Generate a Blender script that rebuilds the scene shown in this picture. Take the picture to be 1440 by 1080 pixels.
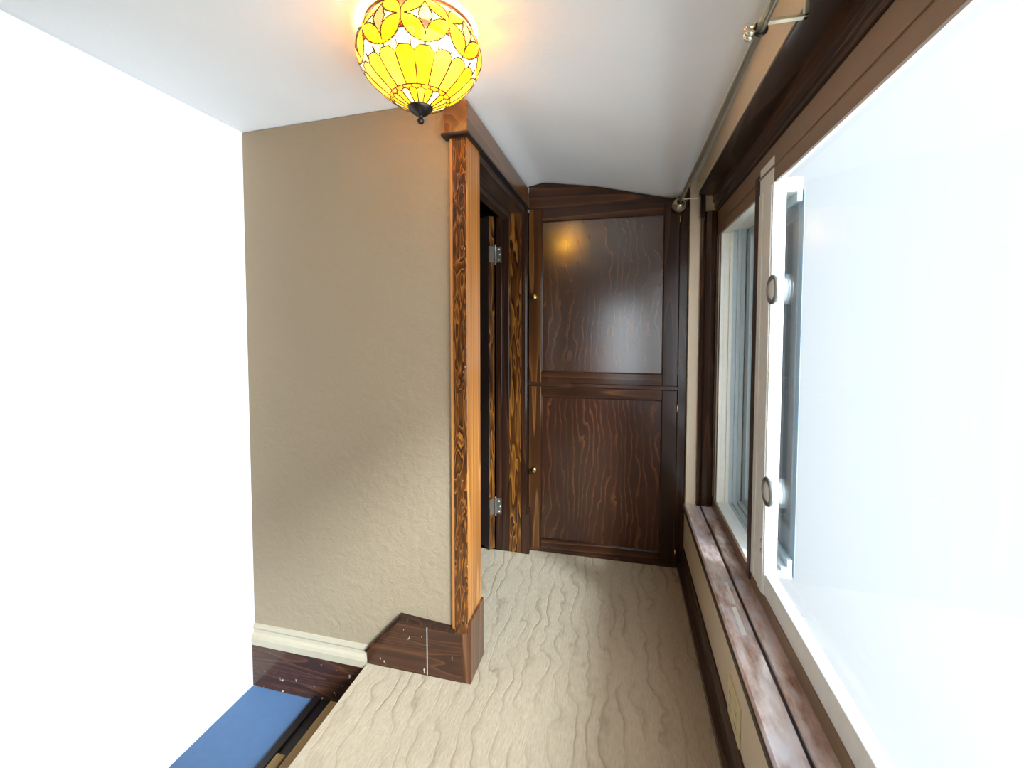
import bpy, bmesh, math, random
from mathutils import Vector, Matrix
random.seed(4)
S = bpy.context.scene
for o in list(bpy.data.objects): bpy.data.objects.remove(o)
C = S.collection
PI = math.pi; R = math.radians

# ------------------------------------------------------------------ camera
cam = bpy.data.cameras.new('camera'); cam_o = bpy.data.objects.new('camera', cam); C.objects.link(cam_o)
cam.sensor_fit = 'HORIZONTAL'; cam.sensor_width = 36.0
cam.lens = 622.0/1440*36
cam.shift_x = 0.0
cam.shift_y = -(540-485)/1440.0
cam.clip_start = 0.02
cam_o.location = (0, 0, 1.32)
cam_o.rotation_euler = (R(90-2.5), 0, R(14.0))
S.camera = cam_o

# ------------------------------------------------------------------ sky, sun, exposure
S.view_settings.view_transform = 'Standard'
S.view_settings.look = 'None'
S.view_settings.exposure = 0.9
S.view_settings.gamma = 1.0
S.view_settings.use_curve_mapping = False
w = bpy.data.worlds.new('overcast_sky'); S.world = w; w.use_nodes = True
bg = w.node_tree.nodes['Background']
bg.inputs[0].default_value = (0.84, 0.93, 1.0, 1)
# a cloudy sky that is brightest around the hidden sun and dimmer on the opposite side
_tc = w.node_tree.nodes.new('ShaderNodeTexCoord'); _dt = w.node_tree.nodes.new('ShaderNodeVectorMath'); _dt.operation = 'DOT_PRODUCT'
_dt.inputs[1].default_value = (0.66, -0.72, 0.15)
_mr = w.node_tree.nodes.new('ShaderNodeMapRange'); _mr.interpolation_type = 'SMOOTHSTEP'
for _k, _v in ((1, 0.30), (2, 1.0), (3, 0.76), (4, 4.6)): _mr.inputs[_k].default_value = _v
w.node_tree.links.new(_tc.outputs['Generated'], _dt.inputs[0])
w.node_tree.links.new(_dt.outputs['Value'], _mr.inputs[0])
w.node_tree.links.new(_mr.outputs[0], bg.inputs[1])

sun = bpy.data.lights.new('sun', 'SUN'); sun_o = bpy.data.objects.new('sun', sun); C.objects.link(sun_o)
sun.energy = 4.0; sun.angle = R(10); sun.color = (0.70, 0.86, 1.0)
SUN_AZ, SUN_EL = R(47), R(29)
sd = Vector((-math.cos(SUN_EL)*math.cos(SUN_AZ), math.cos(SUN_EL)*math.sin(SUN_AZ), -math.sin(SUN_EL)))
sun_o.rotation_euler = sd.to_track_quat('-Z', 'Y').to_euler()
sun_o.location = (4, -2, 4)

# ------------------------------------------------------------------ materials
def srgb(r, g, b):
    f = lambda c: (c/255/12.92) if c/255 <= 0.04045 else ((c/255+0.055)/1.055)**2.4
    return (f(r), f(g), f(b), 1)

class NT:
    def __init__(s, name):
        s.m = bpy.data.materials.new(name); s.m.use_nodes = True
        s.t = s.m.node_tree; s.n = s.t.nodes; s.p = s.n['Principled BSDF']
    def node(s, typ, **kw):
        nd = s.n.new(typ)
        for k, v in kw.items():
            if k.startswith('i_'): nd.inputs[k[2:].replace('_', ' ')].default_value = v
            else: setattr(nd, k, v)
        return nd
    def link(s, a, b): s.t.links.new(a, b)
    def coords(s, scale=(1, 1, 1), loc=(0, 0, 0), rot=(0, 0, 0)):
        tc = s.node('ShaderNodeTexCoord'); mp = s.node('ShaderNodeMapping')
        mp.inputs['Scale'].default_value = scale; mp.inputs['Location'].default_value = loc
        mp.inputs['Rotation'].default_value = rot
        s.link(tc.outputs['Object'], mp.inputs['Vector']); return mp.outputs[0]
    def noise(s, vec, scale=5, detail=2, rough=0.5, dist=0.0):
        nd = s.node('ShaderNodeTexNoise'); nd.inputs['Scale'].default_value = scale
        nd.inputs['Detail'].default_value = detail; nd.inputs['Roughness'].default_value = rough
        nd.inputs['Distortion'].default_value = dist
        s.link(vec, nd.inputs['Vector']); return nd.outputs['Fac']
    def math(s, op, a, b=None):
        nd = s.node('ShaderNodeMath', operation=op)
        for i, v in enumerate((a, b)):
            if v is None: continue
            if isinstance(v, (int, float)): nd.inputs[i].default_value = v
            else: s.link(v, nd.inputs[i])
        return nd.outputs[0]
    def ramp(s, fac, stops, interp='LINEAR'):
        nd = s.node('ShaderNodeValToRGB'); nd.color_ramp.interpolation = interp
        el = nd.color_ramp.elements
        while len(el) < len(stops): el.new(0.5)
        for e, (p, c) in zip(el, stops): e.position = p; e.color = c
        s.link(fac, nd.inputs[0]); return nd.outputs[0]
    def mix(s, fac, a, b, blend='MIX'):
        nd = s.node('ShaderNodeMix', data_type='RGBA', blend_type=blend)
        for sock, v in ((nd.inputs[0], fac), (nd.inputs[6], a), (nd.inputs[7], b)):
            if isinstance(v, (int, float, tuple)): sock.default_value = v
            else: s.link(v, sock)
        return nd.outputs[2]
    def bump(s, h, strength=0.3, dist=0.005):
        nd = s.node('ShaderNodeBump'); nd.inputs['Strength'].default_value = strength
        nd.inputs['Distance'].default_value = dist
        s.link(h, nd.inputs['Height']); s.link(nd.outputs[0], s.p.inputs['Normal'])
    def set(s, **kw):
        for k, v in kw.items():
            sk = s.p.inputs[k.replace('_', ' ')]
            if isinstance(v, (int, float, tuple)): sk.default_value = v
            else: s.link(v, sk)
        return s

def plain(name, col, rough=0.5, metal=0.0, bump=0.0, bscale=200):
    t = NT(name); v = t.coords()
    n = t.noise(v, 30, 3)
    c = t.mix(n, tuple(x*0.9 for x in col[:3])+(1,), tuple(min(1, x*1.08) for x in col[:3])+(1,))
    t.set(Base_Color=c, Roughness=rough, Metallic=metal)
    if bump: t.bump(t.noise(v, bscale, 2), bump, 0.001)
    return t.m

def wood(name, dark, mid, light, along='z', bands=14, freq=9.0, stretch=0.09, rough=0.25, line=0.5, coat=0.35, loc=(0, 0, 0), spec=0.5, fine=1.0, wavy=0.12, chips=0.0):
    """stained fir: growth rings as contour lines of a stretched noise, plus fine pores"""
    t = NT(name)
    sc = {'z': (1, 1, stretch), 'x': (stretch, 1, 1), 'y': (1, stretch, 1)}[along]
    v = t.coords(sc, loc)
    n = t.noise(v, freq, 1.5, 0.45, wavy)
    f = t.math('FRACT', t.math('MULTIPLY', n, bands))
    fs = {'z': (1, 1, 0.02), 'x': (0.02, 1, 1), 'y': (1, 0.02, 1)}[along]
    pores = t.noise(t.coords(fs, loc), 260, 2, 0.6)
    patch = t.noise(t.coords((1, 1, 1), loc), 3.0, 2, 0.5)
    ring = t.ramp(f, [(0.0, dark), (max(0.02, 1-line-0.25), dark), (1-line*0.5, mid), (0.93, light), (1.0, dark)])
    base = t.mix(t.math('MULTIPLY', pores, 0.55*fine), ring, dark)
    base = t.mix(t.ramp(patch, [(0.38, (0, 0, 0, 1)), (0.68, (0.55, 0.55, 0.55, 1))]), base, t.mix(0.5, base, mid))
    if chips:
        ch = t.ramp(t.noise(t.coords((1, 1, 0.6), (3, 1, 2)), 42, 2, 0.7), [(0.70, (0, 0, 0, 1)), (0.74, (chips,)*3+(1,))])
        base = t.mix(ch, base, srgb(205, 190, 175))
    t.set(Base_Color=base, Roughness=rough, Coat_Weight=coat, Coat_Roughness=0.12, Coat_IOR=1.65, Specular_IOR_Level=0.15)
    h = t.math('ADD', t.math('MULTIPLY', f, 0.35), pores)
    t.bump(h, 0.16, 0.0012)
    return t.m

def panel_wood(name, dark, mid, light, freq, amp, nx, nz, loc, line, strength, coat_ior=1.95):
    """plywood face: long wavering growth lines, broken up in patches"""
    t = NT(name); v = t.coords((1, 1, 1), loc)
    sx = t.node('ShaderNodeSeparateXYZ'); t.link(v, sx.inputs[0])
    n1 = t.noise(t.coords((1, 1, nz/nx), loc), nx, 2, 0.5)
    n2 = t.noise(t.coords((1, 1, 0.35), loc), 34, 2, 0.6)
    f = t.math('FRACT', t.math('ADD', t.math('MULTIPLY', sx.outputs[0], freq), t.math('ADD', t.math('MULTIPLY', n1, amp), t.math('MULTIPLY', n2, 0.9))))
    mask = t.ramp(t.noise(t.coords((1, 1, 0.5), (loc[1], 1, loc[0])), 8, 3, 0.6), [(0.36, (0.12, 0.12, 0.12, 1)), (0.62, (1, 1, 1, 1))])
    ln = t.ramp(f, [(0.0, (0, 0, 0, 1)), (1-line, (0, 0, 0, 1)), (1-line*0.45, (0.6, 0.6, 0.6, 1)), (0.96, (1, 1, 1, 1)), (1.0, (0, 0, 0, 1))])
    pores = t.noise(t.coords((1, 1, 0.02), loc), 240, 2, 0.6)
    base = t.mix(pores, dark, mid)
    base = t.mix(t.math('MULTIPLY', t.math('MULTIPLY', ln, mask), strength), base, light)
    t.set(Base_Color=base, Roughness=0.35, Coat_Weight=1.0, Coat_Roughness=0.19, Coat_IOR=coat_ior, Specular_IOR_Level=0.05)
    t.bump(t.math('ADD', t.math('MULTIPLY', ln, 0.3), t.math('ADD', pores, t.math('MULTIPLY', n2, 0.8))), 0.24, 0.0013)
    return t.m

M = {}
def wall_paint(name, col, rough=0.75, b=0.35):
    t = NT(name); v = t.coords()
    n = t.noise(v, 2.2, 3, 0.5)
    c = t.mix(n, tuple(x*0.93 for x in col[:3])+(1,), tuple(x*1.06 for x in col[:3])+(1,))
    h = t.math('ADD', t.noise(v, 26, 3, 0.55, 0.6), t.math('MULTIPLY', t.noise(v, 240, 2), 0.25))
    t.set(Base_Color=c, Roughness=rough, Specular_IOR_Level=0.35); t.bump(h, b, 0.006)
    return t.m
M['taupe'] = wall_paint('taupe_plaster', srgb(150, 131, 106), 0.62, 0.8)
M['tan'] = wall_paint('tan_plaster', srgb(216, 198, 172), 0.7, 0.12)
M['back'] = wall_paint('brown_plaster', srgb(104, 82, 60), 0.7, 0.12)
M['ceiling'] = wall_paint('ceiling_plaster', srgb(240, 240, 240), 0.8, 0.18)
M['cream_trim'] = plain('cream_paint', srgb(176, 162, 138), 0.5)
M['panel'] = panel_wood('dark_fir_panel', srgb(50, 28, 17), srgb(70, 40, 22), srgb(124, 78, 38), 26, 6.5, 5.0, 2.2, (0.3, 0, 0.2), 0.30, 0.42)
M['panel_low'] = panel_wood('dark_fir_lower_panel', srgb(46, 25, 17), srgb(66, 36, 23), srgb(122, 72, 40), 30, 5.0, 6.0, 2.0, (1.7, 0, 0.9), 0.34, 0.62, 1.5)
M['rail'] = wood('dark_fir_rail', srgb(48, 26, 16), srgb(78, 45, 25), srgb(110, 66, 36), along='x', bands=9, freq=7, stretch=0.06, rough=0.26, line=0.4)
M['stile'] = wood('brown_fir_stile', srgb(58, 33, 17), srgb(96, 58, 27), srgb(132, 84, 40), bands=8, freq=10, stretch=0.05, rough=0.26, line=0.5)
M['dark'] = wood('dark_stained_trim', srgb(40, 22, 15), srgb(58, 33, 21), srgb(86, 52, 32), bands=8, freq=9, stretch=0.06, rough=0.3, line=0.4)
M['dark_y'] = wood('dark_stained_trim_long', srgb(60, 43, 35), srgb(80, 60, 48), srgb(100, 76, 60), along='y', bands=8, freq=9, stretch=0.06, rough=0.34, line=0.4)
M['dark_x'] = wood('dark_stained_baseboard', srgb(54, 32, 22), srgb(76, 45, 29), srgb(98, 60, 38), along='x', bands=12, freq=12, stretch=0.10, rough=0.34, line=0.45, chips=0.8)
M['grain'] = wood('bold_grain_fir', srgb(44, 23, 12), srgb(104, 60, 24), srgb(170, 104, 40), bands=5, freq=34, stretch=0.17, rough=0.28, line=0.6, wavy=1.6, fine=0.7, chips=0.5)
M['jamb'] = wood('golden_grain_fir', srgb(44, 23, 11), srgb(108, 64, 24), srgb(164, 104, 40), bands=6, freq=24, stretch=0.10, rough=0.25, line=0.6, loc=(2, 3, 1), wavy=1.0, fine=0.8)
M['oak'] = wood('orange_brown_fir', srgb(146, 90, 42), srgb(180, 118, 60), srgb(204, 144, 82), bands=10, freq=9, stretch=0.04, rough=0.33, line=0.6, coat=0.25)
M['lintel'] = wood('brown_lintel_fir', srgb(92, 60, 34), srgb(118, 80, 46), srgb(136, 94, 56), along='y', bands=7, freq=9, stretch=0.05, rough=0.3, line=0.5)
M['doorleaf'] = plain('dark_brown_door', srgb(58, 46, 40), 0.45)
M['black'] = plain('near_black_stain', srgb(24, 18, 18), 0.4)
M['steel'] = plain('steel', srgb(190, 180, 165), 0.3, 0.9)
M['nickel'] = plain('dull_nickel', srgb(150, 152, 152), 0.35, 0.7)
M['bronze'] = plain('dark_bronze', srgb(62, 56, 52), 0.3, 0.8)
M['brass'] = plain('brass', srgb(214, 184, 120), 0.25, 1.0)
M['pale_brass'] = plain('pale_brass', srgb(232, 222, 196), 0.3, 0.9)
M['vinyl'] = plain('white_vinyl', srgb(242, 244, 240), 0.4)
M['vinyl_cream'] = plain('cream_vinyl', srgb(238, 236, 224), 0.42)
M['vinyl_shade'] = plain('shaded_vinyl', srgb(192, 206, 212), 0.4)  # vinyl toned grey-blue, shade of the window recess put into its colour
M['frame_brown'] = plain('brown_metal_frame', srgb(138, 114, 92), 0.4)
M['mullion'] = plain('dark_mullion', srgb(70, 54, 48), 0.4)
M['tanboard'] = plain('tan_board', srgb(150, 118, 72), 0.55)
M['blue'] = plain('sky_tinted_landing', srgb(78, 106, 142), 0.8, 0.0, 0.3, 300)  # blue of the reflected sky put into the landing's colour
M['plate'] = plain('ivory_plate', srgb(222, 208, 165), 0.35)
M['slot'] = plain('dark_slot', srgb(60, 50, 40), 0.5)
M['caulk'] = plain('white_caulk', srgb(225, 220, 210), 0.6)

def carpet_mat():
    t = NT('wavy_pile_carpet')
    v = t.coords((1, 1, 1), rot=(0, 0, R(-5)))
    sx = t.node('ShaderNodeSeparateXYZ'); t.link(v, sx.inputs[0])
    n1 = t.noise(t.coords((1, 0.55, 1)), 9, 2, 0.5)
    n2 = t.noise(t.coords((1, 0.8, 1), (3, 1, 0)), 22, 2, 0.5)
    ph = t.math('ADD', t.math('MULTIPLY', sx.outputs[0], 17), t.math('ADD', t.math('MULTIPLY', n1, 2.6), t.math('MULTIPLY', n2, 0.4)))
    f = t.math('FRACT', ph)
    crease = t.ramp(f, [(0.0, (0, 0, 0, 1)), (0.09, (0.55, 0.55, 0.55, 1)), (0.32, (1, 1, 1, 1)), (0.88, (1, 1, 1, 1)), (1.0, (0, 0, 0, 1))])
    mask = t.ramp(t.noise(t.coords((1, 0.45, 1), (7, 2, 0)), 7, 2, 0.5), [(0.36, (0.1, 0.1, 0.1, 1)), (0.6, (1, 1, 1, 1))])
    broad = t.noise(t.coords((1, 0.5, 1)), 2.0, 2, 0.5)
    pile = t.noise(t.coords((1, 0.22, 1)), 150, 3, 0.65)
    c = t.mix(broad, srgb(190, 172, 146), srgb(208, 191, 166))
    c = t.mix(t.math('MULTIPLY', pile, 0.62), c, srgb(140, 116, 88))
    furrow_shade = t.mix(t.math('MULTIPLY', mask, 0.42), c, srgb(112, 90, 62))  # shade in the pile furrows put into the colour, besides the bump
    c = t.mix(crease, furrow_shade, c)
    t.set(Base_Color=c, Roughness=0.95, Specular_IOR_Level=0.1)
    t.bump(t.math('ADD', t.math('MULTIPLY', t.math('MULTIPLY', crease, mask), 0.6), t.math('MULTIPLY', pile, 0.7)), 0.5, 0.006)
    return t.m
M['carpet'] = carpet_mat()

def sill_mat():
    t = NT('worn_sill_sky_sheen')
    v = t.coords((1, 0.3, 1))
    n = t.noise(v, 26, 4, 0.65)
    p = t.noise(t.coords((1, 0.5, 1), (2, 5, 1)), 9, 3, 0.6)
    c = t.ramp(n, [(0.35, srgb(150, 108, 92)), (0.55, srgb(204, 176, 164)), (0.72, srgb(230, 214, 208))])
    c = t.mix(t.ramp(p, [(0.45, (0, 0, 0, 1)), (0.66, (1, 1, 1, 1))]), c, srgb(218, 208, 212))  # worn varnish, paled in colour to carry the sky's sheen
    t.set(Base_Color=c, Roughness=0.25, Coat_Weight=1.0, Coat_Roughness=0.2, Coat_IOR=1.7); t.bump(n, 0.15, 0.001)
    return t.m
M['sill'] = sill_mat()

def glass_mat():
    t = NT('window_glass'); n = t.n
    tr = n.new('ShaderNodeBsdfTransparent'); tr.inputs[0].default_value = (0.97, 0.98, 0.98, 1)
    gl = n.new('ShaderNodeBsdfGlossy'); gl.inputs['Roughness'].default_value = 0.02
    fr = n.new('ShaderNodeFresnel'); ge = n.new('ShaderNodeNewGeometry')
    t.link(t.math('SUBTRACT', 1.45, t.math('MULTIPLY', ge.outputs['Backfacing'], 1.45-1/1.45)), fr.inputs[0])
    mx = n.new('ShaderNodeMixShader')
    t.link(fr.outputs[0], mx.inputs[0]); t.link(tr.outputs[0], mx.inputs[1]); t.link(gl.outputs[0], mx.inputs[2])
    t.link(mx.outputs[0], n['Material Output'].inputs[0]); return t.m
M['glass'] = glass_mat()
def screen_mat():
    t = NT('grey_insect_screen'); n = t.n
    tr = n.new('ShaderNodeBsdfTransparent')
    t.set(Base_Color=srgb(150, 166, 176), Roughness=0.7)
    mx = n.new('ShaderNodeMixShader'); mx.inputs[0].default_value = 0.8
    t.link(tr.outputs[0], mx.inputs[1]); t.link(t.p.outputs[0], mx.inputs[2])
    t.link(mx.outputs[0], n['Material Output'].inputs[0]); return t.m
M['screen'] = screen_mat()

def stained(name, col, strength):
    """stained glass lit from the bulb behind it"""
    t = NT(name); v = t.coords()
    n = t.noise(v, 24, 3, 0.6, 1.2)
    c = t.mix(t.ramp(n, [(0.3, (0, 0, 0, 1)), (0.7, (1, 1, 1, 1))]), tuple(x*0.78 for x in col[:3])+(1,), tuple(min(1.0, x*1.12+0.02) for x in col[:3])+(1,))
    t.set(Base_Color=c, Roughness=0.15, Emission_Color=c, Emission_Strength=strength)
    tl = t.n.new('ShaderNodeBsdfTransparent'); gm = t.n.new('ShaderNodeGamma'); gm.inputs[1].default_value = 0.40; t.link(c, gm.inputs[0]); t.link(gm.outputs[0], tl.inputs[0])       # clear coloured glass passes tinted light
    mx = t.n.new('ShaderNodeMixShader'); mx.inputs[0].default_value = 0.22
    t.link(t.p.outputs[0], mx.inputs[1]); t.link(tl.outputs[0], mx.inputs[2]); t.link(mx.outputs[0], t.n['Material Output'].inputs[0])
    return t.m
GLASS = [stained('amber_yellow_glass', srgb(246, 196, 20), 0.42), stained('pale_yellow_glass', srgb(252, 210, 76), 0.40),
         stained('deep_amber_glass', srgb(226, 168, 24), 0.42), stained('mauve_glass', srgb(180, 136, 108), 0.26),
         stained('mint_glass', srgb(180, 224, 190), 0.36), stained('red_glass', srgb(206, 92, 66), 0.42),
         stained('lilac_white_glass', srgb(222, 200, 230), 0.20), stained('cream_glass', srgb(252, 236, 200), 0.26), stained('crimson_glass', srgb(176, 30, 36), 0.42)]

# ------------------------------------------------------------------ helpers
def box(bm, x0, x1, y0, y1, z0, z1):
    vs = [bm.verts.new(p) for p in ((x0,y0,z0),(x1,y0,z0),(x1,y1,z0),(x0,y1,z0),(x0,y0,z1),(x1,y0,z1),(x1,y1,z1),(x0,y1,z1))]
    for f in ((3,2,1,0),(4,5,6,7),(0,1,5,4),(1,2,6,5),(2,3,7,6),(3,0,4,7)): bm.faces.new([vs[i] for i in f])
    return vs
def prism(bm, pts, axis, a0, a1):
    """polygon (2-D) extruded along an axis; pts in the other two axes, in order"""
    def P(p, a):
        return {'x': (a, p[0], p[1]), 'y': (p[0], a, p[1]), 'z': (p[0], p[1], a)}[axis]
    A = [bm.verts.new(P(p, a0)) for p in pts]; B = [bm.verts.new(P(p, a1)) for p in pts]
    bm.faces.new(A); bm.faces.new(list(reversed(B)))
    k = len(pts)
    for i in range(k): bm.faces.new((A[i], B[i], B[(i+1) % k], A[(i+1) % k]))
def lathe(bm, prof, center, axis='z', seg=32):
    """prof: (radius, height) list, closed at ends by small radii"""
    c = Vector(center); rings = []
    for r, h in prof:
        ring = []
        for k in range(seg):
            a = 2*PI*k/seg
            u, v = r*math.cos(a), r*math.sin(a)
            d = {'z': (u, v, h), 'x': (h, u, v), 'y': (v, h, u)}[axis]
            ring.append(bm.verts.new(c+Vector(d)))
        rings.append(ring)
    for A, B in zip(rings, rings[1:]):
        for k in range(seg): bm.faces.new((A[k], A[(k+1) % seg], B[(k+1) % seg], B[k]))
    bm.faces.new(list(reversed(rings[0]))); bm.faces.new(rings[-1])
def tube(bm, a, b, r, seg=20):
    a, b = Vector(a), Vector(b); d = (b-a).normalized()
    q = d.to_track_quat('Z', 'Y'); A = []; B = []
    for k in range(seg):
        o = q @ Vector((r*math.cos(2*PI*k/seg), r*math.sin(2*PI*k/seg), 0))
        A.append(bm.verts.new(a+o)); B.append(bm.verts.new(b+o))
    for k in range(seg): bm.faces.new((A[k], A[(k+1) % seg], B[(k+1) % seg], B[k]))
    bm.faces.new(list(reversed(A))); bm.faces.new(B)
def torus(bm, c, R0, r, axis='x', seg=40, sub=12):
    c = Vector(c); rings = []
    for i in range(seg):
        a = 2*PI*i/seg; ring = []
        for j in range(sub):
            b = 2*PI*j/sub; rr = R0+r*math.cos(b); h = r*math.sin(b)
            u, v = rr*math.cos(a), rr*math.sin(a)
            ring.append(bm.verts.new(c+Vector({'x': (h, u, v), 'y': (u, h, v), 'z': (u, v, h)}[axis])))
        rings.append(ring)
    for i in range(seg):
        A, B = rings[i], rings[(i+1) % seg]
        for j in range(sub): bm.faces.new((A[j], A[(j+1) % sub], B[(j+1) % sub], B[j]))
def wloc(o):
    v = Vector((0, 0, 0))
    while o is not None: v += Vector(o.location); o = o.parent
    return v
def obj(name, bm, mat, parent=None, bevel=0.0, smooth=False, label=None):
    bmesh.ops.recalc_face_normals(bm, faces=bm.faces[:])
    if parent is not None: bmesh.ops.translate(bm, vec=-wloc(parent), verts=bm.verts[:])
    me = bpy.data.meshes.new(name); bm.to_mesh(me); bm.free()
    for m in (mat if isinstance(mat, list) else [mat]): me.materials.append(m)
    o = bpy.data.objects.new(name, me); C.objects.link(o); o.parent = parent
    if smooth:
        for p in me.polygons: p.use_smooth = True
    if bevel:
        md = o.modifiers.new('bevel', 'BEVEL'); md.width = bevel; md.segments = 2; md.limit_method = 'ANGLE'; md.angle_limit = R(40)
        md.harden_normals = False
    if label: o['label'] = label
    return o
def B(name, b, mat, parent=None, bevel=0.0, label=None):
    bm = bmesh.new()
    for q in (b if isinstance(b, list) else [b]): box(bm, *q)
    return obj(name, bm, mat, parent, bevel, label=label)
def thing(name, label, cat, loc):
    o = bpy.data.objects.new(name, None); C.objects.link(o); o.location = loc
    o.empty_display_size = 0.05; o['label'] = label; o['category'] = cat; return o
def struct(o, label, cat):
    o['kind'] = 'structure'; o['label'] = label; o['category'] = cat; return o
def sroot(name, label, cat, loc):
    return struct(thing(name, label, cat, loc), label, cat)

D = 2.495          # cabinet face
WX = 0.335         # wall under the window
YW = 1.505         # wall above the stairs
BACK = -1.6

# ------------------------------------------------------------------ room shell
PROF_NEAR = [(-1.60, 2.096), (-1.42, 2.102), (-0.80, 2.118), (-0.60, 2.112), (-0.535, 2.100), (-0.43, 2.112), (-0.14, 2.112), (0.084, 2.112), (0.25, 2.118), (0.42, 2.132)]
PROF_FAR = [(-1.60, 2.096), (-1.42, 2.102), (-0.80, 2.118), (-0.60, 2.112), (-0.535, 2.108), (-0.437, 2.127), (-0.141, 2.083), (0.084, 2.030), (0.264, 1.989), (0.30, 2.004), (0.335, 2.058), (0.42, 2.100)]
def interp(P, x):
    if x <= P[0][0]: return P[0][1]
    for (a, va), (b, vb) in zip(P, P[1:]):
        if x <= b: return va+(vb-va)*(x-a)/(b-a)
    return P[-1][1]
def cz(x, y):
    t = min(1, max(0, (y-1.1)/(D-1.1))); t = t*t*(3-2*t)*0.5+t*0.5
    return interp(PROF_NEAR, x)*(1-t)+interp(PROF_FAR, x)*t
def ceiling():
    bm = bmesh.new()
    xs = [-1.5+i*0.03 for i in range(65)]; ys = [BACK-0.05+j*0.075 for j in range(57)]
    xs[-1] = 0.42; ys[-1] = 2.62
    T = 0.10; g = {}; h = {}
    for i, x in enumerate(xs):
        for j, y in enumerate(ys):
            g[i, j] = bm.verts.new((x, y, cz(x, y))); h[i, j] = bm.verts.new((x, y, 2.26))
    nx, ny = len(xs), len(ys)
    for i in range(nx-1):
        for j in range(ny-1):
            bm.faces.new((g[i, j], g[i, j+1], g[i+1, j+1], g[i+1, j]))
            bm.faces.new((h[i, j], h[i+1, j], h[i+1, j+1], h[i, j+1]))
    for i in range(nx-1):
        bm.faces.new((g[i, 0], g[i+1, 0], h[i+1, 0], h[i, 0])); bm.faces.new((g[i+1, ny-1], g[i, ny-1], h[i, ny-1], h[i+1, ny-1]))
    for j in range(ny-1):
        bm.faces.new((g[0, j+1], g[0, j], h[0, j], h[0, j+1])); bm.faces.new((g[nx-1, j], g[nx-1, j+1], h[nx-1, j+1], h[nx-1, j]))
    return obj('ceiling', bm, M['ceiling'], smooth=True)
struct(ceiling(), 'off-white plaster ceiling sagging towards the window corner', 'ceiling')

# landing carpet (with the stair opening cut away at the left)
def floor():
    bm = bmesh.new()
    box(bm, -0.955, WX, BACK, 1.49, -0.06, 0.0)
    box(bm, -0.536, WX, 1.49, 2.60, -0.06, 0.0)
    box(bm, -0.80, -0.536, 1.64, 2.455, -0.06, 0.0)
    return obj('floor', bm, M['carpet'])
struct(floor(), 'cream wavy pile carpet covering the landing floor', 'floor')

def wall_front():
    bm = bmesh.new()
    n = 24; pts = [(-1.50, -0.9), (-0.588, -0.9), (-0.588, cz(-0.588, YW)-0.002)]
    for i in range(n+1):
        x = -0.588-(1.50-0.588)*i/n
        if i: pts.append((x, cz(x, YW)-0.002))
    prism(bm, pts, 'y', YW, YW+0.10)
    return obj('wall_front', bm, M['taupe'])
struct(wall_front(), 'taupe plaster wall above the stairs, warm near the lamp', 'wall')
# unlit little room behind the door
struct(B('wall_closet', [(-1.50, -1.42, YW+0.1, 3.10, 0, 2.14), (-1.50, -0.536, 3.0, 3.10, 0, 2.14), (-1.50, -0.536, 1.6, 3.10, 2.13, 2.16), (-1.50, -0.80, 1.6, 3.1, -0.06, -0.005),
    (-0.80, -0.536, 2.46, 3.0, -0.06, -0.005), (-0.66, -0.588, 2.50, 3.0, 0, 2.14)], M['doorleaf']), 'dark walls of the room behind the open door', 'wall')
# window side
struct(B('wall_right', [(WX, 0.46, BACK, 2.60, -0.06, 0.345), (0.40, 0.60, BACK, -1.10, 0.345, 2.2), (WX, 0.40, BACK, -1.10, 0.375, 2.10),
    (0.365, 0.60, -1.10, 2.50, 1.995, 2.20), (WX, 0.62, 2.47, 2.60, 0.345, 2.12)], M['tan']), 'tan plaster wall around and beneath the window', 'wall')
struct(B('wall_back', [(-1.5, -0.25, BACK-0.1, BACK, -0.4, 2.2), (-0.25, 0.30, BACK-0.1, BACK, 0, 0.45), (-0.25, 0.30, BACK-0.1, BACK, 1.65, 2.2), (0.30, 0.46, BACK-0.1, BACK, 0, 2.2)], M['back']),
    'brown plaster wall behind the viewer', 'wall')
struct(B('wall_left', (-1.60, -1.50, BACK-0.1, 0.70, -0.4, 2.2), M['taupe']), 'taupe plaster wall on the far side of the stairs', 'wall')
# back window frame
wb = sroot('window_2', 'window in the wall behind the viewer', 'window', (0.025, BACK-0.05, 0.45))
B('frame', [(-0.25, -0.21, BACK-0.08, BACK-0.02, 0.45, 1.65), (0.26, 0.30, BACK-0.08, BACK-0.02, 0.45, 1.65), (-0.21, 0.26, BACK-0.08, BACK-0.02, 0.45, 0.49), (-0.21, 0.26, BACK-0.08, BACK-0.02, 1.61, 1.65), (-0.21, 0.26, BACK-0.07, BACK-0.03, 1.03, 1.07)], M['vinyl'], wb)
B('glass', [(-0.21, 0.26, BACK-0.052, BACK-0.048, 0.49, 1.03), (-0.21, 0.26, BACK-0.052, BACK-0.048, 1.07, 1.61)], M['glass'], wb)

# ------------------------------------------------------------------ stairwell, lower left
struct(B('floor_stair', (-1.50, -0.957, BACK, 1.487, -0.26, -0.20), M['blue']), 'stair landing coloured by reflected sky, one step below the carpet', 'floor')
struct(B('trim_1', (-0.955, -0.935, BACK+0.02, 1.486, -0.2595, -0.0605), M['black'], bevel=0.003), 'black riser board under the carpet edge beside the stairs', 'trim')
sl = thing('stair_stringer', 'dark stringer with a tan rail running down beside the sky-tinted stair landing', 'stair rail', (-1.10, 1.0, -0.20))
B('stringer', [(-1.195, -1.165, 0.2, 1.486, -0.199, -0.180), (-1.165, -0.976, 0.2, 1.486, -0.199, -0.19)], M['black'], sl, 0.002)
B('rail', (-1.082, -1.040, 0.2, 1.433, -0.188, -0.13), M['tanboard'], sl, 0.004, label='tan painted rail')
B('rail', (-1.150, -1.115, 0.2, 1.235, -0.188, -0.165), M['tanboard'], sl, 0.003, label='lower tan strip')

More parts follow.
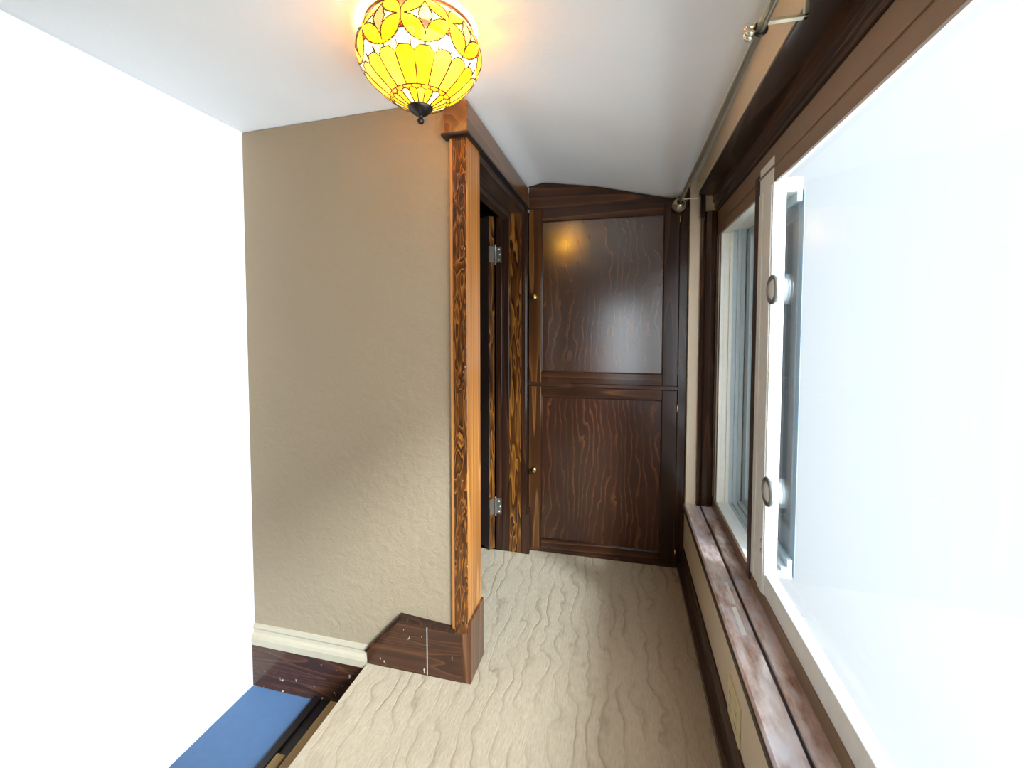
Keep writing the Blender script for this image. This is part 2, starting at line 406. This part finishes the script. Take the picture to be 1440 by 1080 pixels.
# cap moulding + skirting of the stair side
bm = bmesh.new()
prism(bm, [(YW, 0.062), (YW-0.006, 0.060), (YW-0.009, 0.046), (YW-0.006, 0.038), (YW-0.008, 0.026), (YW-0.016, 0.018), (YW-0.020, 0.006), (YW-0.020, -0.020), (YW, -0.022)], 'x', -1.50, -0.956)
struct(obj('trim_2', bm, M['cream_trim']), 'cream painted cap moulding low on the taupe wall', 'trim')
struct(B('baseboard_stair', (-1.50, -0.976, YW-0.018, YW, -0.20, -0.0225), M['dark_x'], bevel=0.002), 'scuffed dark brown baseboard below the cream moulding', 'baseboard')
# short landing baseboard with the clipped end
bf = sroot('baseboard_front', 'short dark scuffed baseboard with slanted end by the door post', 'baseboard', (-0.75, YW-0.01, 0))
bm = bmesh.new(); prism(bm, [(-0.955, 0.0), (-0.560, 0.0), (-0.560, 0.190), (-0.811, 0.206), (-0.955, 0.052)], 'y', YW-0.018, YW-0.0005)
obj('board', bm, M['dark_x'], bf, 0.0015)
bm = bmesh.new(); prism(bm, [(-0.962, 0.056), (-0.955, 0.047), (-0.809, 0.201), (-0.588, 0.186), (-0.588, 0.200), (-0.813, 0.217)], 'y', YW-0.026, YW-0.0005)
obj('cap', bm, M['dark'], bf, 0.0015)
B('caulk_seam', (-0.701, -0.6985, YW-0.0188, YW-0.0175, 0.003, 0.192), M['caulk'], bf, label='white caulk seam')

# ------------------------------------------------------------------ doorway in the left wall
dr = sroot('door_1', 'dark stained wooden doorway with lintel and open dark door', 'door', (-0.56, 2.0, 0))
bm = bmesh.new(); box(bm, -0.588, -0.5365, 1.487, 1.4885, 0.188, 1.984)
B('casing_edge', (-0.588, -0.5370, 1.4865, 1.512, 0.188, 1.984), M['grain'], dr, 0.002, label='boldly grained orange and black casing edge')
bm.free()
B('casing', (-0.600, -0.5350, 1.489, 1.637, 0.0, 1.984), M['oak'], dr, 0.003, label='orange brown casing face')
pb = bmesh.new()
prism(pb, [(1.487, 0.0), (1.645, 0.0), (1.645, 0.236), (1.487, 0.236)], 'x', -0.56, -0.5265)
obj('plinth', pb, wood('brown_plinth_fir', srgb(70, 42, 27), srgb(104, 66, 42), srgb(136, 90, 58), bands=8, freq=9, stretch=0.06, rough=0.3, line=0.5), dr, 0.003)
B('lintel', (-0.612, -0.524, 1.466, 2.4955, 1.985, 2.094), M['lintel'], dr, 0.003, label='plain brown lintel board')
B('lintel_bead', (-0.620, -0.518, 1.460, 2.4955, 1.978, 1.988), M['black'], dr, 0.002)
B('head_jamb', [(-0.672, -0.540, 1.64, 2.455, 1.952, 1.982), (-0.672, -0.628, 1.64, 2.455, 1.925, 1.952)], M['dark_y'], dr, 0.002)
B('jamb', (-0.628, -0.557, 2.452, 2.494, 0.0, 1.952), M['jamb'], dr, 0.002, label='golden grained far jamb')
B('jamb_rabbet', [(-0.672, -0.6295, 2.456, 2.494, 0.0, 1.94), (-0.7085, -0.672, 2.458, 2.494, 0.0, 1.94)], M['dark'], dr, 0.002)
B('far_casing', [(-0.556, -0.531, 2.448, 2.494, 0.0, 1.977), (-0.531, -0.5255, 2.460, 2.494, 0.0, 1.977)], M['dark'], dr, 0.003)
bm = bmesh.new(); prism(bm, [(2.446, 0.0), (2.494, 0.0), (2.494, 0.262), (2.446, 0.236)], 'x', -0.554, -0.508)
obj('far_plinth', bm, M['dark'], dr, 0.003)
# the leaf, swung past a right angle into the dark room
hx, hy = -0.716, 2.452
ang = R(38)
ld = Vector((-math.cos(ang), math.sin(ang), 0)); ed = Vector((-math.sin(ang), -math.cos(ang), 0))
def leafbox(bm, u0, u1, v0, v1, z0, z1):
    vs = []
    for z in (z0, z1):
        for u, v in ((u0, v0), (u1, v0), (u1, v1), (u0, v1)):
            p = Vector((hx, hy, 0))+ld*u+ed*v; vs.append(bm.verts.new((p.x, p.y, z)))
    for f in ((3,2,1,0),(4,5,6,7),(0,1,5,4),(1,2,6,5),(2,3,7,6),(3,0,4,7)): bm.faces.new([vs[i] for i in f])
bm = bmesh.new(); leafbox(bm, 0.002, 0.76, 0.0, 0.040, 0.012, 1.94)
lf = obj('door_leaf', bm, M['doorleaf'], dr, 0.002)
bm = bmesh.new(); leafbox(bm, -0.001, 0.002, 0.0005, 0.0395, 0.013, 1.939)
obj('leaf_edge', bm, M['jamb'], lf, label='golden brown door edge')
for zc in (1.725, 0.262):
    h = thing('hinge', '', '', (hx+0.007, hy-0.004, zc)); del h['label']; del h['category']
    h.parent = dr; h.location = Vector((hx+0.007, hy-0.004, zc))-wloc(dr)
    bm = bmesh.new(); leafbox(bm, -0.003, -0.001, 0.004, 0.036, zc-0.045, zc+0.045); obj('leaf_plate', bm, M['steel'], h)
    B('jamb_plate', (-0.706, -0.676, 2.4555, 2.4578, zc-0.045, zc+0.045), M['steel'], h)
    bm = bmesh.new()
    for k in range(3): lathe(bm, [(0.004, 0), (0.0045, 0.0012)], (-0.690+0.006*(k == 1), 2.4555, zc-0.03+0.03*k), 'y', 12)
    bmesh.ops.translate(bm, vec=(0, -0.0012, 0), verts=bm.verts[:])
    obj('screw', bm, M['vinyl'], h, smooth=True)
    bm = bmesh.new(); lathe(bm, [(0.002, -0.058), (0.005, -0.055), (0.0055, -0.05), (0.0042, -0.047), (0.0042, 0.047), (0.0055, 0.05), (0.005, 0.055), (0.002, 0.058)], (hx+0.007, hy-0.004, zc), 'z', 16)
    obj('pin', bm, M['nickel'], h, smooth=True)

# ------------------------------------------------------------------ built-in cabinet
cb = thing('built_in_cabinet', 'tall dark stained built-in cabinet with two panelled doors at the corridor end', 'cabinet', (-0.1, 2.55, 0))
bm = bmesh.new()
pts = [(0.2885, 0.0), (WX-0.0015, 0.0), (WX-0.0015, 1.988)]
top = [(-0.5235+(WX-0.0015+0.5235)*i/30) for i in range(31)]
box(bm, 0.2905, WX-0.002, D+0.004, D+0.05, 0.001, 1.972)
obj('frame', bm, M['dark'], cb, 0.002)
bm = bmesh.new()
prism(bm, [(-0.5235, 1.9765), (WX-0.002, 1.9765)]+[(x, cz(x, D)-0.003) for x in reversed(top)], 'y', D+0.002, D+0.05)
obj('top_filler', bm, M['rail'], cb, 0.0)
B('back_board', (-0.586, WX-0.002, D+0.045, D+0.07, 0.001, 1.97), M['black'], cb)
B('middle_rail', (-0.5235, 0.2895, D+0.003, D+0.044, 0.973, 0.992), M['dark_x'], cb)
def cab_door(z0, z1, rt, rb, knob_z, mat, hinges):
    xl, xr = -0.5215, 0.2875; sl_, sr = -0.449, 0.212
    bm = bmesh.new(); box(bm, xl, sl_, D-0.002, D+0.022, z0, z1)
    d = obj('door', bm, M['stile'], cb, 0.002)
    B('stile', (sr, xr, D-0.002, D+0.022, z0, z1), M['dark'], d, 0.002)
    B('rail', (sl_+0.0004, sr-0.0004, D-0.001, D+0.022, z1-rt, z1), M['rail'], d, 0.002)
    B('rail', (sl_+0.0004, sr-0.0004, D-0.001, D+0.022, z0, z0+rb), M['rail'], d, 0.002)
    B('panel', (sl_-0.004, sr+0.004, D+0.008, D+0.020, z0+rb-0.004, z1-rt+0.004), mat, d)
    B('bead', [(sl_, sl_+0.005, D+0.002, D+0.0085, z0+rb, z1-rt), (sr-0.005, sr, D+0.002, D+0.0085, z0+rb, z1-rt), (sl_+0.005, sr-0.005, D+0.002, D+0.0085, z0+rb, z0+rb+0.005), (sl_+0.005, sr-0.005, D+0.002, D+0.0085, z1-rt-0.005, z1-rt)], M['dark'], d, 0.002)
    bm = bmesh.new(); lathe(bm, [(0.014, 0.0), (0.008, -0.003), (0.0065, -0.010), (0.015, -0.015), (0.0185, -0.022), (0.015, -0.031), (0.005, -0.034)], (-0.487, D-0.002, knob_z), 'y', 20)
    obj('knob', bm, M['brass'], d, smooth=True)
    for hz in hinges:
        bm = bmesh.new(); tube(bm, (xr+0.0015, D-0.004, hz-0.022), (xr+0.0015, D-0.004, hz+0.022), 0.0045, 10)
        obj('hinge', bm, M['brass'], d, smooth=True)
cab_door(0.994, 1.976, 0.068, 0.062, 1.482, M['panel'], (1.885, 1.085))
cab_door(0.022, 0.971, 0.056, 0.056, 0.489, M['panel_low'], (0.874, 0.085))
B('plinth_rail', (-0.5235, 0.2895, D+0.003, D+0.044, 0.001, 0.020), M['dark_x'], cb)

# ------------------------------------------------------------------ right baseboard
br = sroot('baseboard_right', 'dark brown two-step baseboard along the wall under the window', 'baseboard', (0.32, 0.5, 0))
bm = bmesh.new()
prism(bm, [(WX-0.0005, 0.0), (0.300, 0.0), (0.300, 0.028), (0.312, 0.034), (0.318, 0.036), (0.318, 0.088), (0.326, 0.102), (0.328, 0.118), (WX-0.0005, 0.122)], 'y', BACK, D-0.001)
obj('board', bm, M['dark_y'], br, 0.0015)

# ------------------------------------------------------------------ window sill and window
sr_ = sroot('trim_3', 'worn window sill with peeling varnish, sky sheen in its colour and white patches', 'window sill', (0.38, 1.0, 0.36))
bm = bmesh.new()
prism(bm, [(0.325, 0.346), (0.335, 0.343), (0.402, 0.343), (0.402, 0.375), (0.333, 0.375), (0.326, 0.370)], 'y', -1.0995, 2.4695)
obj('sill_board', bm, M['sill'], sr_, 0.0015)
B('edge_lip', (0.3225, 0.3335, -1.0995, 2.4695, 0.3455, 0.366), M['dark_y'], sr_, 0.002)
B('groove_strip', (0.402, 0.411, -1.0995, 2.4695, 0.345, 0.368), M['black'], sr_)
bm = bmesh.new()
prism(bm, [(0.411, 0.345), (0.470, 0.345), (0.470, 0.379), (0.415, 0.379), (0.411, 0.376)], 'y', -1.0995, 2.4695)
obj('stool', bm, M['sill'], sr_, 0.001)
for (y0, y1, x0, x1) in ((1.60, 1.735, 0.374, 0.384), (1.44, 1.585, 0.364, 0.379)):  # two thin white pieces lying on the sill
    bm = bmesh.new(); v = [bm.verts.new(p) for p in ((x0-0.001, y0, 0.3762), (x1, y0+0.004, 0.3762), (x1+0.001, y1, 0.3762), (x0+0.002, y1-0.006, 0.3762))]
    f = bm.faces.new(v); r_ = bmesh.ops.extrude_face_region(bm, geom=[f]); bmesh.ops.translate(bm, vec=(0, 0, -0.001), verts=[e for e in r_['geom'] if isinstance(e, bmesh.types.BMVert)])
    obj('white_patch', bm, M['caulk'], sr_, label='white patch')

wn = sroot('window_1', 'white vinyl window with brown frame, grey screen and ring pulls', 'window', (0.52, 1.3, 0.379))
# dark wooden side casing at the far end and the head
bm = bmesh.new()
prism(bm, [(0.386, 2.4695), (0.386, 2.452), (0.398, 2.448), (0.406, 2.456), (0.412, 2.446), (0.432, 2.436), (0.452, 2.440), (0.462, 2.448), (0.462, 2.4695)], 'z', 0.3755, 1.90)
obj('side_casing', bm, M['dark'], wn, 0.001)
bm = bmesh.new()
prism(bm, [(0.367, 1.994), (0.367, 1.988), (0.440, 1.984), (0.440, 1.952), (0.449, 1.944), (0.449, 1.918), (0.456, 1.912), (0.456, 1.900), (0.470, 1.897), (0.470, 1.994)], 'y', -1.0995, 2.4695)
obj('head_casing', bm, M['dark_y'], wn, 0.0015)
B('end_block', (0.380, 0.404, 2.440, 2.4695, 1.86, 1.984), M['dark'], wn, 0.002)
# brown outer frame
B('outer_frame', [(0.463, 0.472, -1.0995, 2.4695, 0.3795, 0.426), (0.463, 0.472, -1.0995, 2.4695, 1.775, 1.8965), (0.459, 0.468, 0.2005, 2.40, 1.822, 1.830), (0.4625, 0.468, 2.402, 2.4355, 0.426, 1.775)], M['frame_brown'], wn, 0.001)
B('mullion', (0.455, 0.478, 1.730, 1.765, 0.40, 1.84), M['mullion'], wn, 0.002)
B('far_jamb', [(0.4725, 0.490, 2.398, 2.46, 0.39, 1.84), (0.490, 0.512, 2.402, 2.46, 0.39, 1.84), (0.512, 0.528, 2.396, 2.46, 0.39, 1.84)], M['vinyl_cream'], wn, 0.002)
B('far_track', [(0.528, 0.548, 2.404, 2.46, 0.39, 1.84), (0.548, 0.566, 2.400, 2.46, 0.39, 1.84), (0.566, 0.588, 2.408, 2.46, 0.39, 1.84), (0.592, 0.604, 2.398, 2.46, 0.39, 1.84)], M['vinyl_shade'], wn, 0.002)
B('bottom_track', [(0.4725, 0.508, 1.765, 2.398, 0.40, 0.426), (0.508, 0.530, 1.765, 2.398, 0.40, 0.424)], M['vinyl'], wn, 0.002)
B('shaded_track', [(0.530, 0.548, 1.765, 2.398, 0.40, 0.420), (0.548, 0.570, 1.765, 2.398, 0.40, 0.426), (0.570, 0.606, 1.765, 2.398, 0.40, 0.440)], M['vinyl_shade'], wn, 0.002)
B('head_track', [(0.4725, 0.512, 1.765, 2.398, 1.775, 1.84), (0.512, 0.606, 1.765, 2.398, 1.79, 1.84)], M['vinyl_cream'], wn, 0.002)
B('far_sash', [(0.590, 0.606, 2.345, 2.398, 0.44, 1.79), (0.590, 0.606, 1.765, 2.345, 0.44, 0.47), (0.590, 0.606, 1.765, 2.345, 1.755, 1.79)], M['vinyl_shade'], wn, 0.002)
B('far_pane', (0.596, 0.600, 1.765, 2.345, 0.47, 1.755), M['glass'], wn)
B('insect_screen', (0.612, 0.614, 1.765, 2.46, 0.40, 1.80), M['screen'], wn)
# near white sash with its ring pulls
ns = B('near_sash', [(0.4612, 0.500, 1.585, 1.7295, 0.427, 1.86), (0.463, 0.500, -1.0995, -1.0, 0.427, 1.86), (0.466, 0.500, -1.0, 1.585, 0.427, 0.50), (0.466, 0.500, -1.0, 1.585, 1.79, 1.86)], M['vinyl'], wn, 0.003)
B('stile_bead', [(0.4575, 0.4614, 1.592, 1.640, 0.43, 1.770), (0.4590, 0.4614, 1.690, 1.728, 0.43, 1.770)], M['vinyl'], ns, 0.0015)
B('near_pane', (0.474, 0.478, -1.0, 1.585, 0.50, 1.79), M['glass'], ns)
for zc in (1.432, 0.790):
    bm = bmesh.new(); torus(bm, (0.455, 1.545, zc), 0.040, 0.007, 'x')
    rp = obj('ring_pull', bm, M['nickel'], ns, smooth=True)
    bm = bmesh.new(); lathe(bm, [(0.034, 0.463-0.455), (0.034, 0.0), (0.028, -0.004), (0.008, -0.006)], (0.455, 1.545, zc), 'x', 28)
    obj('rosette', bm, M['vinyl'], rp, 0, True)
bm = bmesh.new()
for (y, z) in ((1.600, 0.605), (1.600, 0.572)): lathe(bm, [(0.006, 0.0), (0.007, -0.003), (0.003, -0.006)], (0.459, y, z), 'x', 14)
obj('screw', bm, M['steel'], ns, smooth=True)

# ------------------------------------------------------------------ curtain rod
cr = thing('curtain_rod', 'pale brass curtain rod on brackets above the window', 'curtain rod', (0.282, 1.4, 1.94))
RX, RZ = 0.276, 1.945
bm = bmesh.new(); tube(bm, (RX, -1.2, RZ), (RX, 2.44, RZ), 0.0095)
obj('rod', bm, M['pale_brass'], cr, smooth=True)
bm = bmesh.new(); lathe(bm, [(0.010, -0.022), (0.016, -0.016), (0.026, -0.004), (0.033, 0.010), (0.035, 0.022), (0.031, 0.036), (0.018, 0.048), (0.004, 0.052)], (RX, 2.425, RZ-0.006), 'y', 24)
obj('end_ball', bm, M['pale_brass'], cr, smooth=True)
for yb in (2.40, 1.06):
    bm = bmesh.new(); box(bm, RX-0.004, 0.3645, yb-0.006, yb+0.006, RZ+0.009, RZ+0.016); box(bm, 0.3595, 0.3645, yb-0.012, yb+0.012, 2.0, 2.03); box(bm, 0.356, 0.3645, yb-0.006, yb+0.006, RZ+0.009, 2.02)
    bk = obj('bracket', bm, M['pale_brass'], cr, 0.001)
    bm = bmesh.new(); torus(bm, (RX, yb, RZ), 0.0125, 0.003, 'y', 24, 8); obj('collar', bm, M['bronze'], bk, smooth=True)
bm = bmesh.new()
for k in range(5):
    a = 2*PI*k/5; lathe(bm, [(0.002, 0), (0.006, 0.004), (0.007, 0.012), (0.003, 0.019)], (RX-0.031+0.0*k, 1.06+0.010*math.cos(a), RZ-0.003+0.010*math.sin(a)), 'x', 10)
lathe(bm, [(0.003, 0), (0.003, 0.022)], (RX-0.030, 1.06, RZ-0.003), 'x', 10)
obj('thumb_screw', bm, M['pale_brass'], cr, smooth=True, label='flower shaped pale brass thumb screw')

# ------------------------------------------------------------------ wall outlet
ol = thing('power_outlet', 'ivory double outlet plate low on the tan wall under the window', 'outlet', (WX-0.003, 1.38, 0.19))
B('plate', (WX-0.006, WX-0.0003, 1.313, 1.445, 0.127, 0.243), M['plate'], ol, 0.002)
for yc in (1.346, 1.412):
    for zc in (0.165, 0.206):
        bm = bmesh.new(); box(bm, WX-0.0075, WX-0.0055, yc-0.016, yc+0.016, zc-0.014, zc+0.014)
        so = obj('socket', bm, M['plate'], ol, 0.001)
        B('slot', [(WX-0.0080, WX-0.0073, yc-0.008, yc-0.006, zc-0.005, zc+0.007), (WX-0.0080, WX-0.0073, yc+0.006, yc+0.008, zc-0.004, zc+0.006)], M['slot'], so)

# ------------------------------------------------------------------ stained glass ceiling lamp
LX, LY = -0.535, 1.125
ZR, ZB = 2.101, 1.905      # rim and bottom of the glass
lm = thing('ceiling_lamp', 'yellow stained glass bowl lamp hanging close to the ceiling', 'lamp', (LX, LY, cz(LX, LY)))
def prof(t):
    """t 0 at the finial, 1 at the rim -> radius, height"""
    pts = [(0.0, 0.030, 0.0), (0.166, 0.071, 0.019), (0.36, 0.112, 0.048), (0.5, 0.142, 0.078), (0.66, 0.163, 0.113), (0.75, 0.166, 0.134), (0.87, 0.158, 0.164), (1.0, 0.140, 0.196)]
    for a, b in zip(pts, pts[1:]):
        if t <= b[0]+1e-9:
            s = (t-a[0])/(b[0]-a[0]); return a[1]+(b[1]-a[1])*s, a[2]+(b[2]-a[2])*s
    return pts[-1][1], pts[-1][2]
def prof_s(t):
    k = 5; rs = 0; hs = 0
    for i in range(-k, k+1):
        q = min(1, max(0, t+i*0.012)); r, h = prof(q); rs += r; hs += h
    return rs/(2*k+1), hs/(2*k+1)
NP, NQ = 9, 18       # flower repeats, petals
def flower(u, t, r, L):
    # flower band : lens leaves around a diamond
    k = u*NP; p = (k-math.floor(k))*2-1            # -1 .. 1 across a flower
    q = (t-0.53)/(1.0-0.53)                      # 0 .. 1 up
    ap = abs(p)
    sx = 2*PI*r/NP/2; sy = 0.47*L
    def lens(ax, ay, bx, by, wid):
        dx, dy = (bx-ax)*sx, (by-ay)*sy; ln = math.hypot(dx, dy)
        px, py = (ap-ax)*sx, (q-ay)*sy
        s = (px*dx+py*dy)/ln/ln; n = (px*dy-py*dx)/ln
        if s < 0 or s > 1: return None
        hw = wid*ln*math.sin(PI*s)**0.8
        return hw-abs(n)
    for (a, c) in (((0.0, 0.04, 1.0, 0.52, 0.24), 0), ((0.0, 0.99, 1.0, 0.52, 0.22), 0)):
        e = lens(*a)
        if e is not None and e > -0.002:
            return (c if e > 0 else c, abs(e) if e < 0.0035 else e)
    # inside the flower
    if 0.1 < q < 0.9 and ap < 0.62:
        dm = 0.30*(1-abs(q-0.52)/0.40)
        if dm > 0 and ap < dm: return (3, (dm-ap)*sx)
        return ((4 if q > 0.5 else 7), max(0.0, (ap-max(dm, 0))*sx))
    if q > 0.5: return (5, min(abs(1-q)*sy+0.004, 0.01))
    return ((8 if q > 0.24 else 6), abs(q-0.24)*sy+0.0003)
def pane(th, t):
    """returns (glass index, distance to the nearest lead line in about metres)"""
    r, _ = prof(t)
    u = th/(2*PI)
    L = 0.27         # length of the profile
    def cell(n, off=0.0):
        k = u*n+off; f = k-math.floor(k); return int(k) % n, f, min(f, 1-f)*2*PI*r/n
    if t < 0.205:
        i, f, d = cell(20)
        topt = 0.150+0.022*(1-abs(2*f-1)**2)
        if t < topt: return ((1, 0, 7, 0)[i % 4], min(d, (topt-t)*L, t*L+0.003))
        i, f, d = cell(20, 0.5)
        return (2, min(d, abs(t-topt)*L, abs(t-0.205)*L))
    if t < 0.56:
        i, f, d = cell(NQ, 0.5)
        topt = 0.475+0.045*min(1.0, 2.2*(0.5-abs(f-0.5))**0.9*1.5)
        if t < topt: return ((0, 1, 0, 0, 1, 1)[i % 6], min(d, (topt-t)*L, (t-0.205)*L))
        i, f, d = cell(NQ*3//2, 0.0)
        i, f, d = cell(NQ*3//2, 0.5)
        if t < 0.53 or True: bead = ((6, 7, 7)[i % 3], min(d, (t-topt)*L))
        fl = flower(u, t, r, L)
        return fl if fl[0] == 0 else bead
    return flower(u, t, r, L)
def lamp_shade():
    bm = bmesh.new(); lead = bmesh.new(); NT_, NH = 480, 120
    grid = []; 
    for j in range(NH+1):
        t = j/NH; r, h = prof_s(t)
        wob = 0.0
        grid.append([bm.verts.new((LX+r*math.cos(2*PI*i/NT_), LY+r*math.sin(2*PI*i/NT_), ZB+h)) for i in range(NT_)])
    kept = []
    for j in range(NH):
        for i in range(NT_):
            th = 2*PI*(i+0.5)/NT_; t = (j+0.5)/NH
            idx, d = pane(th, t)
            vs = (grid[j][i], grid[j][(i+1) % NT_], grid[j+1][(i+1) % NT_], grid[j+1][i])
            f = bm.faces.new(vs); f.material_index = idx; f.smooth = True
            if d < 0.00125: kept.append((i, j))
    # leading: raised strip cells over the panes
    cache = {}
    def lv(i, j, o):
        key = (i % NT_, j, o)
        if key not in cache:
            v = grid[j][i % NT_].co; t = j/NH; r, h = prof_s(t); r2, h2 = prof_s(min(1, t+0.02)); r1, h1 = prof_s(max(0, t-0.02))
            dr_, dh = r2-r1, h2-h1; ln = math.hypot(dr_, dh); nr, nh = dh/ln, -dr_/ln
            a = 2*PI*(i % NT_)/NT_
            off = 0.0012 if o else -0.0012
            cache[key] = lead.verts.new((v.x+nr*math.cos(a)*off, v.y+nr*math.sin(a)*off, v.z+nh*off))
        return cache[key]
    ks = set(kept)
    for (i, j) in kept:
        q = [(i, j), (i+1, j), (i+1, j+1), (i, j+1)]
        lead.faces.new([lv(a, b, 1) for a, b in q])
        lead.faces.new([lv(a, b, 0) for a, b in reversed(q)])
        for (n, e) in ((((i-1) % NT_, j), (3, 0)), (((i+1) % NT_, j), (1, 2)), ((i, j-1), (0, 1)), ((i, j+1), (2, 3))):
            if n not in ks:
                a, b = q[e[0]], q[e[1]]
                try: lead.faces.new((lv(*a, 1), lv(*a, 0), lv(*b, 0), lv(*b, 1)))
                except ValueError: pass
    sh = obj('glass_shade', bm, GLASS, lm)
    md = sh.modifiers.new('thick', 'SOLIDIFY'); md.thickness = 0.0018; md.offset = -1
    obj('leading', lead, M['bronze'], sh, label='dark lead lines between the panes')
lamp_shade()
bm = bmesh.new(); lathe(bm, [(0.139, -0.003), (0.145, -0.002), (0.145, 0.004), (0.139, 0.005), (0.137, 0.001)], (LX, LY, ZR-0.001), 'z', 64)
bmesh.ops.delete(bm, geom=[f for f in bm.faces if len(f.verts) > 4], context='FACES_ONLY')
obj('rim', bm, plain('rust_brown_rim', srgb(150, 96, 60), 0.4), lm, smooth=True)
zc_ = cz(LX, LY)
bm = bmesh.new(); lathe(bm, [(0.060, zc_-0.001), (0.060, zc_-0.010), (0.045, zc_-0.018), (0.006, zc_-0.020), (0.005, ZB+0.0)], (LX, LY, 0), 'z', 32)
obj('canopy', bm, M['bronze'], lm, smooth=True)
bm = bmesh.new(); lathe(bm, [(0.034, 0.004), (0.033, 0.0), (0.030, -0.005), (0.017, -0.016), (0.009, -0.020), (0.006, -0.023), (0.006, -0.026), (0.0095, -0.030), (0.0095, -0.035), (0.006, -0.040), (0.002, -0.041)], (LX, LY, ZB), 'z', 32)
obj('finial', bm, M['bronze'], lm, smooth=True)
# the bulb inside: a lamp that also spills over the rim onto the ceiling
pl = bpy.data.lights.new('bulb_light', 'POINT'); pl.energy = 27.0; pl.color = (1.0, 0.81, 0.34); pl.shadow_soft_size = 0.03
po = bpy.data.objects.new('bulb_light', pl); C.objects.link(po); po.parent = lm; po.location = (0.05, -0.03, 2.035-zc_)
